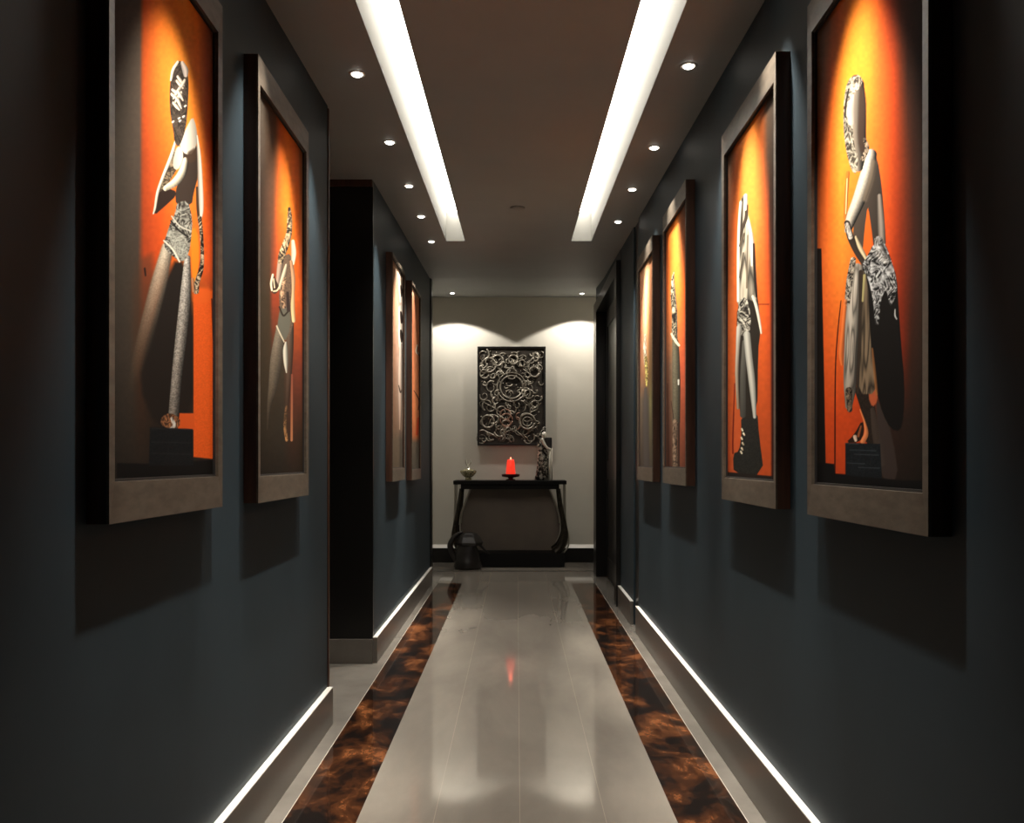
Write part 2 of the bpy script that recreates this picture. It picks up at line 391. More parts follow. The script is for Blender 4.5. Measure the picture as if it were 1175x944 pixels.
        s.c[idx] = s.c[idx]*(1-a[:, None])+c*a[:, None]

IV = (232, 222, 200); OR = (236, 96, 32)
def art_l1(A):
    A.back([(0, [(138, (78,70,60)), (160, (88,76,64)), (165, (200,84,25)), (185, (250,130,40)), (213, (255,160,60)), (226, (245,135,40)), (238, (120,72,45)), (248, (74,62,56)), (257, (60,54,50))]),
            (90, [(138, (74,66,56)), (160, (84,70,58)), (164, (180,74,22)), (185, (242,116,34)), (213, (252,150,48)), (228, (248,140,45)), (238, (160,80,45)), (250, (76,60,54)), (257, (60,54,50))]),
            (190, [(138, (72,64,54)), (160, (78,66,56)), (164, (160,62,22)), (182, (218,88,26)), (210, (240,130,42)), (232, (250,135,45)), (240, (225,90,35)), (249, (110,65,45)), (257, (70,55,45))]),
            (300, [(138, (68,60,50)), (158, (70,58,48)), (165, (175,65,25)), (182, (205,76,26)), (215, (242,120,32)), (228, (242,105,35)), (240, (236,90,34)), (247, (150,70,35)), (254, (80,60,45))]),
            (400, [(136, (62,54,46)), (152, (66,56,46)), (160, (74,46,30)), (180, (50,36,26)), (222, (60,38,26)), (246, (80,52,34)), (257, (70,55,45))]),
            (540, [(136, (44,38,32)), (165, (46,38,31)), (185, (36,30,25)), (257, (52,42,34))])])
    A.poly([(152,300),(182,288),(166,420),(158,440),(150,400)], (80,56,40), 8, alpha=.5)
    A.poly([(186,330),(205,290),(222,330),(223,492),(180,492),(158,440),(170,390)], (34,27,22), 5)
    A.poly([(222,342),(243,338),(245,400),(249,527),(222,524)], OR, 1.2, smooth=0, kind='grain', amt=.05)
    A.poly([(221,330),(244,330),(244,346),(222,350)], (236,100,34), 4)
    A.poly([(206,474),(223,474),(223,493),(204,492)], (226,92,34), 1, smooth=0)
    A.stroke([(243,343,.8),(245,400,.5)], (90,35,18), k=0)
    A.stroke([(166,308,1.2),(167,316,1)], (40,22,16), k=0)
    A.poly([(218,262),(226,262),(229,290),(226,322),(221,330),(220,300)], (246,140,34), 1.5)
    # left leg in a long skirt, fading into the dark
    A.stroke([(192,284,6.5),(184,318,9),(174,358,9.5),(163,400,9),(153,442,7)], (205,192,168), (84,68,52), light=-.3, k=.6, kind='grain', amt=.10, soft=2.5, a_end=.15)
    A.stroke([(215,296,3.5),(213,335,6),(208,385,6.5),(203,430,6),(199,478,6)], (188,182,170), (128,120,110), light=-.35, k=.62, kind='grain', amt=.24)
    # torso
    A.poly([(210,166),(226,160),(228,200),(222,222),(220,236),(202,236),(201,220),(206,205)], (58,46,38), 1)
    A.poly([(203,232),(201,245),(196,254),(192,266),(187,282),(196,292),(208,302),(217,292),(220,268),(221,252),(216,230)], (128,124,112), 1, 'crumple', .75, light=(205,205,190))
    A.poly([(195,262),(206,266),(216,276),(216,292),(207,299),(196,284)], (170,170,156), 2, 'grain', .3, alpha=.75)
    A.stroke([(188,276,.8),(198,286,1),(206,300,1)], (226,216,196), k=0)
    A.stroke([(196,253,.8),(205,264,.9),(216,272,.8)], (30,26,22), k=0)
    A.stroke([(197,248,.8),(206,259,.9),(219,265,.8)], (190,184,168), k=0)
    A.poly([(195,180),(202,166),(204,192),(196,206),(186,222),(180,226),(186,204)], (104,88,66), 1, 'crumple', .7)
    A.poly([(183,217),(200,217),(203,224),(190,236),(176,248),(178,234)], (46,32,25), 1)
    A.stroke([(202,160,1.2),(196,180,2),(188,200,1.8),(181,220,1.7),(178,238,1.4),(176,245,.8)], IV, light=-.3, k=.5)
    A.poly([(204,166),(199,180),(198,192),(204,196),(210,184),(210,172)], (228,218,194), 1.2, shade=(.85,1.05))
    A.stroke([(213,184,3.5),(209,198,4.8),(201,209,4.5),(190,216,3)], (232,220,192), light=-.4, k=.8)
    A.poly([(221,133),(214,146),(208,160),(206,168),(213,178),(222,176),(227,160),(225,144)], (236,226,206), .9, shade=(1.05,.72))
    A.poly([(213,176),(226,168),(226,184),(216,188)], (70,52,38), 2.5, alpha=.85)
    A.stroke([(226,156,1),(228.5,180,2.3),(230,215,3),(230.5,240,3),(229,252,2)], (244,228,208), light=.25, k=.5)
    A.stroke([(226,215,1.2),(227,240,1.5),(229,256,1.5)], (70,50,36), k=0)
    A.stroke([(229,250,2.4),(231,268,2),(232,290,2),(231,308,2.6),(226,324,3),(225,334,3.4)], (140,122,96), kind='crumple', amt=.95, k=.4, light=0)
    A.stroke([(221,320,1.6),(222,334,1.4)], (190,130,90), k=.3)
    # head
    A.poly([(205,68.5),(199,74),(195.5,90),(194.5,112),(195.5,132),(199,150),(200,162),(204,169),(208,164),(213,148),(215,130),(216.5,105),(216,86),(212,74)], (62,52,43), .9, 'crumple', .45)
    A.stroke([(204,71,1.4),(198.5,80,1.6),(196,92,1)], (228,214,190), k=.3)
    A.stroke([(209,72,2),(212.5,80,3.6),(213,86,2.5)], (212,198,186), k=.5, light=0)
    for (a, b) in (((204,88),(211,98)), ((203,93),(210,101)), ((198,103),(205,108)), ((212,92),(206,103)), ((206,101),(199,113)), ((208,106),(200,119)), ((204,104),(210,115)), ((203,112),(208,124)), ((197,108),(203,113)), ((199,118),(206,126))):
        A.stroke([(*a,1.5),((a[0]+b[0])/2,(a[1]+b[1])/2,1.9),(*b,.9)], (214,200,180), k=.6, light=-.3)
    for (x, y) in ((205,136),(210,134),(206,139),(198,140),(212,122)): A.stroke([(x,y,1.1),(x+1.5,y-1,.7)], (222,212,196), k=0)
    # feet and plinth
    A.poly([(185,478),(196,473),(207,480),(206,490),(196,493),(184,487)], (130,82,50), 1, 'crumple', .6)
    A.stroke([(197,480,1.6),(200,488,2),(195,492,1)], (225,215,195), k=.2, kind='crumple', amt=.5)
    A.poly([(134,531),(172,532),(222,529),(258,526),(258,554),(134,566)], (20,17,15), 1.5, smooth=0)
    A.poly([(172,490),(221,492),(222,534),(171,534)], (24,25,26), .9, smooth=0, kind='grain', amt=.2)
    for y in (491.5, 507, 520): A.stroke([(174,y,.5),(219,y+1,.5)], (48,48,48), k=0, alpha=.6)

def art_r1(A):
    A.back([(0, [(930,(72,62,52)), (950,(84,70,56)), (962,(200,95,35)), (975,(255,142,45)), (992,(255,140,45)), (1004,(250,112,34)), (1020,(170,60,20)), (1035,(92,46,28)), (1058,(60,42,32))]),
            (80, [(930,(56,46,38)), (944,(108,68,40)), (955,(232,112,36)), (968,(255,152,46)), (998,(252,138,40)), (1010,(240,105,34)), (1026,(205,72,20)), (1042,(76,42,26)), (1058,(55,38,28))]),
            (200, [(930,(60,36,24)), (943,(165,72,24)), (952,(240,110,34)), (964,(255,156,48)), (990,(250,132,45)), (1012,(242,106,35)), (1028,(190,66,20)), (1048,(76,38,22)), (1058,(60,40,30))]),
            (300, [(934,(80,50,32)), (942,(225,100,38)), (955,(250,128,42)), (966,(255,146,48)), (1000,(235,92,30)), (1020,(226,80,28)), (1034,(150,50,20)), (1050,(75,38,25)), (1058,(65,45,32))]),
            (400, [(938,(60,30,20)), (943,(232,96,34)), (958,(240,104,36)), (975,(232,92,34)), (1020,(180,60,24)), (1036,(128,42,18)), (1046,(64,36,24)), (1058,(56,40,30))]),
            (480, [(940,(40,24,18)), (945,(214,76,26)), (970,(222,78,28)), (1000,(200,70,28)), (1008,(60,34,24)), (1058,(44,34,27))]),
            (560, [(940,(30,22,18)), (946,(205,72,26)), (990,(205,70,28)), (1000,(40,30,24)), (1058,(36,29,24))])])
    A.poly([(920,285),(942.5,285),(945,400),(948,560),(920,560)], (24,19,16), 1, smooth=0)
    A.stroke([(965,345,.5),(961,385,.6),(958.5,430,.7),(958,545,.8)], (60,18,8), k=0)
    A.stroke([(973,198,2),(971,225,2.2),(970,250,2)], (196,118,44), k=.3); A.stroke([(972,205,.5),(970.5,245,.5)], (245,215,165), k=0)
    # dark trouser leg, pale curtain, plinth
    A.poly([(1004,455),(1014,470),(1024,500),(1032,552),(1010,552),(1008,505)], (64,53,48), 2)
    A.poly([(978,440),(1002,448),(1006,480),(1010,510),(992,510),(994,492),(988,470)], (44,34,27), 1, 'grain', .2)
    A.poly([(999,425),(1007,444),(1007,460),(1001,468),(996,455)], (196,96,58), 1.5)
    A.stroke([(1001,470,2.5),(1006,500,5),(1012,530,5)], (78,66,58), k=.2, alpha=.7)
    A.stroke([(987,470,.8),(992,484,1.2),(994,497,2.6),(990,506,3)], (238,142,86), k=.3)
    A.poly([(990,480),(992,496),(986,508),(970,508),(980,499)], (46,28,20), .8)
    A.stroke([(981,501,2.2),(982,505,1.6)], (236,205,180), k=.2)
    A.stroke([(988,489,1),(985,500,1.5)], (150,85,50), k=.2)
    # black cloak at the right
    A.poly([(985,300),(1003,280),(1015,277),(1022,298),(1029,318),(1031,350),(1034,395),(1038,440),(1037,478),(1033,495),(1022,492),(1013,475),(1006,450),(999,418),(993,372)], (20,16,13), 1.2)
    # skirt
    A.poly([(986,304),(996,318),(998,380),(1003,425),(1006,452),(984,452),(983,400),(982,340)], (122,104,82), 1.2, 'fold', .55)
    A.stroke([(1001,400,1),(1004,430,1.5),(1006,452,1.5)], (170,110,60), k=.2, alpha=.7)
    A.stroke([(984,308,6),(979,350,8),(976.5,400,8),(975.5,440,7.5),(974,466,4)], (192,182,166), (150,140,126), light=-.3, k=.55, kind='fold', amt=.38)
    A.stroke([(974,448,4),(975,470,3)], (96,80,62), kind='crumple', amt=.8, k=.4)
    A.stroke([(988,312,2.5),(987,350,1.8),(986,400,1.5),(984,450,1.5)], (52,42,33), k=0)
    A.stroke([(992,316,1.6),(990,345,1.2)], (176,164,110), k=.2)
    A.stroke([(979,298,3.2),(975,322,3.8),(972,348,3)], (130,122,108), kind='crumple', amt=1, k=.2)
    A.stroke([(970,345,2),(967,380,2.4),(965,405,2.8),(966,418,1.5)], (244,130,66), k=.4, alpha=.8)
    # torso, arms
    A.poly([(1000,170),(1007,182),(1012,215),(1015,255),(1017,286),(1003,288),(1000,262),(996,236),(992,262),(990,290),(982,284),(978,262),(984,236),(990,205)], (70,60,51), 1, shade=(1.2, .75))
    A.stroke([(1009,225,2.5),(1011,255,4),(1012,280,4)], (150,138,124), k=.7, light=-.1)
    A.poly([(995.5,234),(998,252),(1001,284),(996,296),(991,288),(993,262)], (240,108,34), .9)
    A.stroke([(1000,177,6),(995,200,8),(986,228,7.5),(977,250,6.2),(973,264,4)], (222,210,190), light=-.5, k=.8, kind='grain', amt=.06)
    A.stroke([(1003,186,3),(1000,205,3.5),(993,228,3.5)], (120,104,86), k=.3, alpha=.75, soft=3)
    A.stroke([(972,256,3.4),(976,272,4),(984,288,4.5),(993,302,4.5)], (48,38,30), (60,50,42), k=.3)
    A.stroke([(972,258,2.8),(976,272,2.6)], (222,208,186), kind='crumple', amt=.5, k=.3)
    A.stroke([(982,272,1.4),(987,284,2.6),(994,297,1.8)], (222,202,160), k=.6, light=-.3)
    A.poly([(996,292),(1003,279),(1014,277),(1020,290),(1027,312),(1030,332),(1026,345),(1021,352),(1017,330),(1010,345),(1009,372),(1004,372),(1002,345),(996,318),(988,306)], (120,116,112), 1, 'crumple', 1.0, dark=(14,12,11), light=(225,225,222))
    A.stroke([(1008,276,5),(1011,290,6),(1017,298,5)], (196,192,180), kind='crumple', amt=.6, k=.5)
    A.stroke([(1027,355,.6),(1027,362,.8),(1029,366,.6)], (200,200,195), k=0)
    # head
    A.stroke([(983,97,8.5),(981,120,12.5),(981,150,12.8),(983,175,10.5),(985,192,5)], (176,160,140), light=-.75, k=.62)
    A.poly([(982,84),(972,93),(968,115),(968,150),(971,175),(977,196),(983,200),(985,180),(980,168),(978,140),(974,125),(978,108),(988,100),(990,90)], (168,152,126), 1, 'crumple', .75, light=(235,228,205))
    A.stroke([(979,110,2),(976,125,5),(977,140,4)], (214,196,178), k=.4, alpha=.9, soft=2)
    A.poly([(988,92),(994,112),(993,140),(992,160),(994,172),(988,178),(984,160),(985,130),(986,108)], (62,44,34), 3, alpha=.85)
    A.stroke([(974,102,.8),(970.5,120,1),(970,132,.8)], (46,36,28), k=0)
    A.stroke([(992,160,2),(995,170,2.5),(990,182,2.5)], (130,112,92), kind='crumple', amt=.9, k=.3)
    A.poly([(925,532),(946,531),(957,532),(958,543),(970,544),(1034,551),(1062,551),(1062,590),(925,580)], (18,16,15), 1, smooth=0)
    A.poly([(970,508),(1010,509),(1012,549),(970,545)], (27,31,34), .9, smooth=0, kind='grain', amt=.25)
    for y, a, b in ((508.5,970,985), (516,975,1005), (521,980,1008), (531,972,992), (536,985,1009)): A.stroke([(a,y,.5),(b,y+1,.7)], (66,72,76), k=0, alpha=.7)

def art_r2(A):
    A.back([(90, [(830,(66,58,50)), (842,(84,68,52)), (849,(190,98,45)), (857,(250,145,60)), (867,(250,140,55)), (874,(170,88,42)), (880,(75,60,48)), (886,(66,54,44))]),
            (180, [(830,(62,54,44)), (838,(90,62,42)), (845,(215,104,40)), (853,(255,155,66)), (866,(252,145,58)), (875,(190,95,42)), (881,(90,64,46)), (886,(62,50,40))]),
            (250, [(830,(60,44,32)), (835,(110,62,32)), (842,(205,96,36)), (851,(250,145,60)), (866,(250,145,58)), (876,(236,108,44)), (881,(190,80,36)), (884,(70,38,24)), (888,(50,32,22))]),
            (350, [(830,(70,44,28)), (835,(176,84,34)), (845,(205,98,40)), (866,(235,98,36)), (876,(242,106,38)), (883,(222,88,34)), (886,(66,26,18))]),
            (545, [(830,(46,34,28)), (834,(120,52,36)), (837,(176,74,34)), (843,(205,90,48)), (870,(190,76,32)), (884,(200,84,36)), (886,(70,30,22)), (889,(40,24,20))])])
    A.stroke([(843,440,.6),(841,500,.8),(841,520,.8)], (110,30,14), k=0)
    A.stroke([(871,349,.6),(882,349,.6)], (110,40,18), k=0)
    A.poly([(850,476),(869,470),(871,500),(877,545),(842,545),(841,520),(848,518),(851,500)], (38,37,33), 1, 'grain', .2)
    A.poly([(846,344),(868,330),(873,372),(872,386),(870,400),(869,480),(850,480),(847,450),(845,400)], (42,36,29), .9)
    # robe
    A.poly([(855,221),(850,228),(848,240),(846.5,280),(845.5,330),(846,352),(852,345),(861,343),(868,350),(869,336),(867,300),(865,275),(861,256),(858,244),(858,226)], (186,176,156), .8, 'fold', .62)
    A.stroke([(852,228,1),(851,245,1),(850.5,268,1)], (56,48,40), k=0)
    A.stroke([(857,236,1.6),(856,250,1.8),(852,262,1.6),(849,275,1)], (66,54,44), k=.2)
    A.stroke([(850,232,1.6),(847.8,260,1.6),(847,300,1.6),(847,345,1.5)], (246,238,222), k=.35, light=-.2)
    A.stroke([(856,224,1.8),(855.5,240,1.5)], (240,230,212), k=.4)
    A.stroke([(859,254,1.5),(861,264,2)], (244,234,216), k=.3)
    A.stroke([(854,268,1),(849,282,1.2)], (88,76,62), k=0); A.stroke([(853,290,.8),(849,318,.9)], (76,66,54), k=0); A.stroke([(858,270,.8),(857,330,1)], (110,98,82), k=0)
    A.stroke([(862,268,2),(863.5,285,2.4),(863,304,1.4)], (238,228,208), k=.4)
    A.stroke([(865,280,1.2),(866,310,1.6),(868,340,1.4)], (40,28,22), k=0)
    A.poly([(848,345),(856,340),(860,352),(862,368),(860,382),(852,386),(846,380),(846,362)], (150,142,124), .8, 'crumple', .95, light=(230,226,208))
    A.stroke([(864,340,1.6),(868,352,1.8),(872,372,1.4),(873.5,382,1)], (242,232,212), k=.3)
    A.stroke([(848,376,3),(846.5,400,2.2),(845.5,430,2),(847,468,1.6)], (200,196,184), (150,130,108), k=.4)
    A.stroke([(854,392,2.2),(852.5,430,3.2),(852.5,476,3.4)], (96,94,86), (70,68,62), k=.2)
    A.stroke([(857,384,4),(859.5,410,4),(863,440,3.8),(866,478,2)], (192,190,178), light=-.2, k=.5)
    for (x, y) in ((851,492),(853,497),(850.5,502),(852,508),(851,514),(850,518)): A.stroke([(x,y,1.1),(x+1.2,y+2,.9)], (236,214,170), k=0, kind='crumple', amt=.4)
    A.poly([(826,541),(843,542),(884,546),(890,546),(890,560),(826,560)], (36,29,25), 1.2, smooth=0)

def art_l2(A):
    A.back([(110, [(300,(86,78,68)), (316,(96,74,56)), (322,(200,100,45)), (330,(246,126,42)), (337,(225,104,45)), (344,(92,70,56)), (356,(74,66,58))]),
            (240, [(300,(62,48,38)), (313,(92,56,36)), (320,(225,98,30)), (331,(255,144,45)), (342,(246,118,36)), (348,(96,66,46)), (356,(62,56,46))]),
            (340, [(300,(58,48,34)), (309,(62,46,30)), (313,(140,56,32)), (325,(150,62,30)), (338,(224,98,32)), (346,(214,90,34)), (350,(72,42,26)), (356,(58,48,36))]),
            (420, [(300,(56,46,32)), (309,(58,46,32)), (325,(60,50,38)), (335,(112,54,36)), (345,(128,60,42)), (351,(58,40,28)), (356,(54,46,34))]),
            (500, [(300,(50,41,30)), (325,(50,43,34)), (335,(66,42,30)), (356,(52,44,32))]),
            (552, [(300,(34,27,21)), (356,(40,33,26))])])
    A.stroke([(333,370,4),(332.5,400,4.2),(331,440,3),(329,470,2)], (98,84,70), (70,54,42), k=.5, a_end=.5)
    A.stroke([(322,376,5),(317.5,410,7),(313,445,5),(309,465,2.5),(307,492,1)], (122,112,96), (78,66,54), k=.45, kind='grain', amt=.08, a_end=.45)
    A.stroke([(335,430,1.1),(334.6,505,1.3)], (130,72,54), (176,116,78), k=0)
    A.stroke([(328.5,466,1.2),(327,488,1.8),(329,505,1.6)], (104,74,48), (146,104,62), k=.2, kind='crumple', amt=.4)
    A.poly([(324,294),(334,290),(338,310),(338,334),(337,355),(336,378),(327,394),(318,378),(321,355),(320,335),(322,315)], (104,84,68), 1, 'grain', .15)
    A.poly([(321,354),(332,352),(334,376),(326,394),(318,376)], (100,98,86), 1.2)
    A.stroke([(317.5,374,.8),(322,384,.8),(326,392,.7)], (196,184,158), k=0)
    A.stroke([(322,298,3.2),(320.5,312,3.2),(318,330,2)], (166,142,124), k=.5)
    A.stroke([(336,277,2.2),(337,290,3),(336,302,2)], (250,228,196), k=.4, light=.2)
    A.stroke([(334,300,1.6),(336.5,318,2.2),(336.5,335,1.8),(336,352,2.4),(337,368,2)], (188,138,104), (240,206,150), k=.35)
    A.stroke([(328.5,304,1.4),(326,314,2.4),(321,330,2)], (206,192,164), k=.55)
    A.stroke([(327,320,2),(324,336,2.6),(326,352,2)], (150,118,90), kind='crumple', amt=.6, k=.3)
    A.stroke([(330,336,1.6),(331,356,2)], (52,40,36), k=0)
    A.poly([(313,313),(310,322),(310,332),(314,338),(319,335),(321,330),(317,322)], (60,46,36), .8)
    A.stroke([(313,315,1.1),(311,325,1.2),(312,333,1)], (226,208,178), k=0); A.stroke([(314,334,.9),(318,333,.9),(321,328,.8)], (216,196,160), k=0)
    A.stroke([(314,320,.7),(315,330,.7)], (206,190,160), k=0)
    A.stroke([(328,393,1.2),(327.5,402,2.8),(328,416,2.5),(328.8,427,.9)], (206,202,184), k=.5)
    A.stroke([(332,239,1.6),(332.5,252,2.9),(331.5,268,3.3),(328,280,4),(323.5,292,4),(322,300,3)], (150,128,96), kind='crumple', amt=.9, k=.35)
    A.stroke([(320.5,352,.8),(325,362,1),(330,358,.8)], (40,32,24), k=0)

def art_r3(A):
    A.back([(230, [(760,(66,44,32)), (764,(120,62,32)), (768,(246,130,44)), (776,(252,142,52)), (781,(130,84,60)), (788,(92,72,60))]),
            (330, [(760,(56,34,24)), (765,(180,88,40)), (769,(240,122,48)), (779,(252,140,50)), (785,(240,110,40)), (788,(120,50,26))]),
            (420, [(760,(84,54,38)), (767,(96,62,44)), (771,(132,106,84)), (781,(210,100,62)), (785,(206,94,62)), (788,(120,56,40))]),
            (545, [(760,(84,54,42)), (768,(74,44,34)), (772,(100,68,52)), (781,(120,72,52)), (788,(92,54,42))])])
    A.stroke([(766,440,.4),(767,540,.6)], (50,26,20), k=0)
    A.stroke([(775,392,3.6),(776,430,4.6),(776,484,4.4)], (112,106,86), (106,98,80), k=.5, kind='grain', amt=.08)
    A.stroke([(775,484,3.2),(774.5,510,2.8),(775,538,3)], (134,110,90), kind='crumple', amt=.45, k=.4)
    A.stroke([(779,486,1.2),(779,535,1)], (58,40,32), k=0)
    A.stroke([(773.5,312,.5),(772,320,1.6),(772.5,340,3),(774,362,3.2),(774,388,3.4)], (140,132,108), kind='crumple', amt=.95, k=.4)
    A.stroke([(770.5,383,1.1),(775,391,1.5),(779,396,1.4)], (232,222,190), k=0)
    A.stroke([(778.5,436,1),(778.5,441,.8)], (245,238,220), k=0)
    A.stroke([(770,460,.3),(773,480,.4)], (60,40,30), k=0)
def art_r4(A):
    A.back([(285, [(730,(230,160,120)), (738,(248,192,148)), (743,(246,196,150)), (746,(180,120,85)), (750,(110,70,50))]),
            (370, [(730,(190,92,60)), (735,(236,150,108)), (741,(250,208,164)), (743.5,(200,140,90)), (746,(120,80,50)), (750,(90,60,40))]),
            (430, [(730,(110,66,46)), (736,(170,120,88)), (742,(150,104,66)), (746,(96,76,46)), (750,(80,60,44))]),
            (460, [(730,(92,72,60)), (735,(126,108,88)), (739,(86,76,68)), (744,(84,76,66)), (746,(120,112,70)), (750,(70,60,50))]),
            (545, [(730,(76,66,56)), (738,(80,70,62)), (748,(84,74,64))])])
    A.stroke([(740.5,384,.9),(740,400,1.8),(740.5,418,1.4)], (250,228,190), kind='crumple', amt=.45, k=.2)
    A.stroke([(741,410,1.6),(742,426,1.7),(742,442,1.2)], (206,150,80), kind='crumple', amt=.75, k=.3)
    A.stroke([(741,446,1.6),(741,480,2.6),(742,532,3.2)], (84,76,72), k=.1)
def art_l3(A):
    A.back([(290, [(450,(170,120,80)), (455,(236,216,196)), (466,(196,178,160))]),
            (330, [(450,(150,106,72)), (455,(190,150,126)), (460,(214,192,172)), (466,(140,116,96))]),
            (430, [(450,(130,92,70)), (455,(156,122,102)), (460,(186,164,150)), (466,(120,96,80))]),
            (490, [(450,(112,84,64)), (458,(140,112,94)), (466,(110,90,74))]),
            (505, [(450,(100,84,68)), (457,(112,96,80)), (460,(76,68,60)), (466,(90,80,68))]),
            (550, [(450,(92,80,66)), (457,(106,92,76)), (460,(70,62,54)), (466,(86,76,64))])])
    for y0, y1, w_ in ((302,318,1.2), (328,340,1.3), (358,372,1.6), (379,392,1.8)):
        A.stroke([(460,y0-5,w_+1.2),(460.5,(y0+y1)/2,w_+1.6),(460.5,y1+5,w_+1)], (226,212,196), k=.3)
        A.stroke([(460,y0,w_*.6),(460.8,(y0+y1)/2,w_),(460.8,y1,w_*.5)], (36,26,20), k=0)
    A.stroke([(460,395,1.5),(459.5,430,2.4),(459.5,465,2),(459,492,1)], (216,200,186), (180,150,130), k=.5)
    A.stroke([(457.5,442,.4),(459.5,450,.8),(461,447,.4)], (60,44,34), k=0)
def art_l4(A):
    A.back([(325, [(472,(235,190,160)), (477,(255,246,226)), (484,(214,170,140))]),
            (345, [(472,(190,110,76)), (478,(228,156,116)), (484,(206,120,84))]),
            (470, [(472,(206,112,66)), (478,(236,150,100)), (484,(196,104,62))]),
            (500, [(472,(176,100,66)), (478,(214,120,72)), (484,(150,90,60))]),
            (508, [(472,(110,96,82)), (484,(108,98,86))]), (550, [(472,(92,86,76)), (484,(100,94,84))])])
    A.stroke([(479,396,1),(478,403,1.4),(480.5,406,1.6)], (250,226,200), k=.3); A.stroke([(479.5,398,.5),(479,404,.5),(481,408,.4)], (70,36,22), k=0)
    A.stroke([(475,448,.4),(478,453,.5),(481,460,.6),(480,470,.5)], (60,30,20), k=0)
    A.stroke([(480,480,1.2),(478.5,498,1.4)], (206,80,44), k=.2)

pm = bpy.data.materials.new('canvas_print_and_glow'); pm.use_nodes = True
N, L, b = nodes(pm)
at_ = N.new('ShaderNodeVertexColor'); at_.layer_name = 'art'; L.new(at_.outputs['Color'], b.inputs['Base Color'])
b.inputs['Roughness'].default_value = .8; b.inputs['Specular IOR Level'].default_value = .06
wv = N.new('ShaderNodeTexNoise'); wv.inputs['Scale'].default_value = 900; tc = N.new('ShaderNodeTexCoord'); L.new(tc.outputs['Object'], wv.inputs['Vector'])
bp = N.new('ShaderNodeBump'); bp.inputs['Strength'].default_value = .15; bp.inputs['Distance'].default_value = .0005
L.new(wv.outputs['Fac'], bp.inputs['Height']); L.new(bp.outputs['Normal'], b.inputs['Normal'])

def lin(c):
    c = np.clip(c, 0, 255)/255; return np.where(c <= .04045, c/12.92, ((c+.055)/1.055)**2.4)

DEPTH = .045
def painting(side, y0, y1, z0, z1, art, label, nu, nv, rail=.082, stile=.028, top=None):
    """side -1 left wall, 1 right wall; y0..y1 along the wall, z0..z1 height"""
    xw = XR if side > 0 else (XL if y0 < YL1 else XL2)
    t = thing('framed_painting', label, 'painting', (xw, (y0+y1)/2, z0), group='tall framed statue paintings')
    W = y1-y0; H = z1-z0; s = -side            # s: direction out of the wall
    def X(d): return s*d
    def slab(bm, d0, d1, a, b_, c, d):
        box(bm, min(X(d0), X(d1)), max(X(d0), X(d1)), a, b_, c, d)
    h = W/2; top = rail if top is None else top
    bm = bmesh.new()                            # deep dark box frame
    for a, b_, c, d in ((-h, -h+.016, 0, H), (h-.016, h, 0, H), (-h+.016, h-.016, 0, .016), (-h+.016, h-.016, H-.016, H)):
        slab(bm, .0005, DEPTH-.006, a, b_, c, d)
    slab(bm, .001, .006, -h+.016, h-.016, .016, H-.016)
    obj('frame_box', bm, M['brownwood'], t)
    bm = bmesh.new()                            # bronze face moulding: wide top and bottom rails, slim stiles, bevelled inwards
    o4 = [(-h, 0), (h, 0), (h, H), (-h, H)]; i4 = [(-h+stile, rail), (h-stile, rail), (h-stile, H-top), (-h+stile, H-top)]
    def ring(pts, d): return [bm.verts.new((X(d), p[0], p[1])) for p in pts]
    A_ = ring(o4, DEPTH-.006); B_ = ring(o4, DEPTH); C_ = ring(i4, DEPTH-.002); D_ = ring(i4, DEPTH-.012)
    for P, Q in ((A_, B_), (B_, C_), (C_, D_), (D_, A_)):
        for k in range(4): bm.faces.new((P[k], P[(k+1) % 4], Q[(k+1) % 4], Q[k]))
    obj('frame_moulding', bm, M['bronze'], t)
    bm = bmesh.new(); e = .006                  # black liner
    a, b_, c, d = -h+stile, h-stile, rail, H-top
    for q_ in ((a, a+e, c, d), (b_-e, b_, c, d), (a+e, b_-e, c, c+e), (a+e, b_-e, d-e, d)): slab(bm, .026, DEPTH-.010, *q_)
    obj('liner', bm, M['liner'], t)
    # canvas
    dc = .030; ys = np.linspace(a+.002, b_-.002, nu); zs = np.linspace(c+.002, d-.002, nv)
    YY, ZZ = np.meshgrid(ys, zs); xc = xw+X(dc)
    wy = YY.ravel()+(y0+y1)/2; wz = ZZ.ravel()+z0-EYE
    px = VX+F_PX*xc/wy; py = VY-F_PX*wz/wy
    fs = .25*abs(wy.mean()**2/xc)/8*1.0
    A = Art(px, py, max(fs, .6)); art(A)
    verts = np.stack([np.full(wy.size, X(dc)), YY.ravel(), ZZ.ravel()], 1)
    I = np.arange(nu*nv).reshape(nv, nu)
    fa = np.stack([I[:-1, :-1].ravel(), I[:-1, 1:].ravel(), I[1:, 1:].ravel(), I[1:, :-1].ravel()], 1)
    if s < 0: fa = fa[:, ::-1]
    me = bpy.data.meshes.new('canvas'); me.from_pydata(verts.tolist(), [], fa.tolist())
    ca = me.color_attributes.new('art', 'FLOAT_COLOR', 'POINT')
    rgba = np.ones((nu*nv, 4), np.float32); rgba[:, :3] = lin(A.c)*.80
    ca.data.foreach_set('color', rgba.ravel())
    me.materials.append(pm)
    cv = bpy.data.objects.new('canvas', me); C.objects.link(cv); cv.parent = t
    return t
painting(-1, 1.70, 2.355, EYE-.125, EYE+1.225, art_l1, 'framed picture of a slender statue with one forearm raised, nearest on the left wall', 300, 640)
painting(-1, 2.68, 3.33, EYE-.132, EYE+1.25, art_l2, 'framed picture of a statue with twisted pointed head, last before the left opening', 170, 560)
painting(-1, 5.52, 6.13, EYE-.135, EYE+1.32, art_l3, 'narrow pale framed picture with dark oval gaps, beyond the left opening', 70, 420, stile=.010, top=.02)
painting(-1, 6.54, 7.15, EYE-.150, EYE+1.35, art_l4, 'framed copper orange picture, farthest along the left wall by the end wall', 60, 400, stile=.010, top=.02)
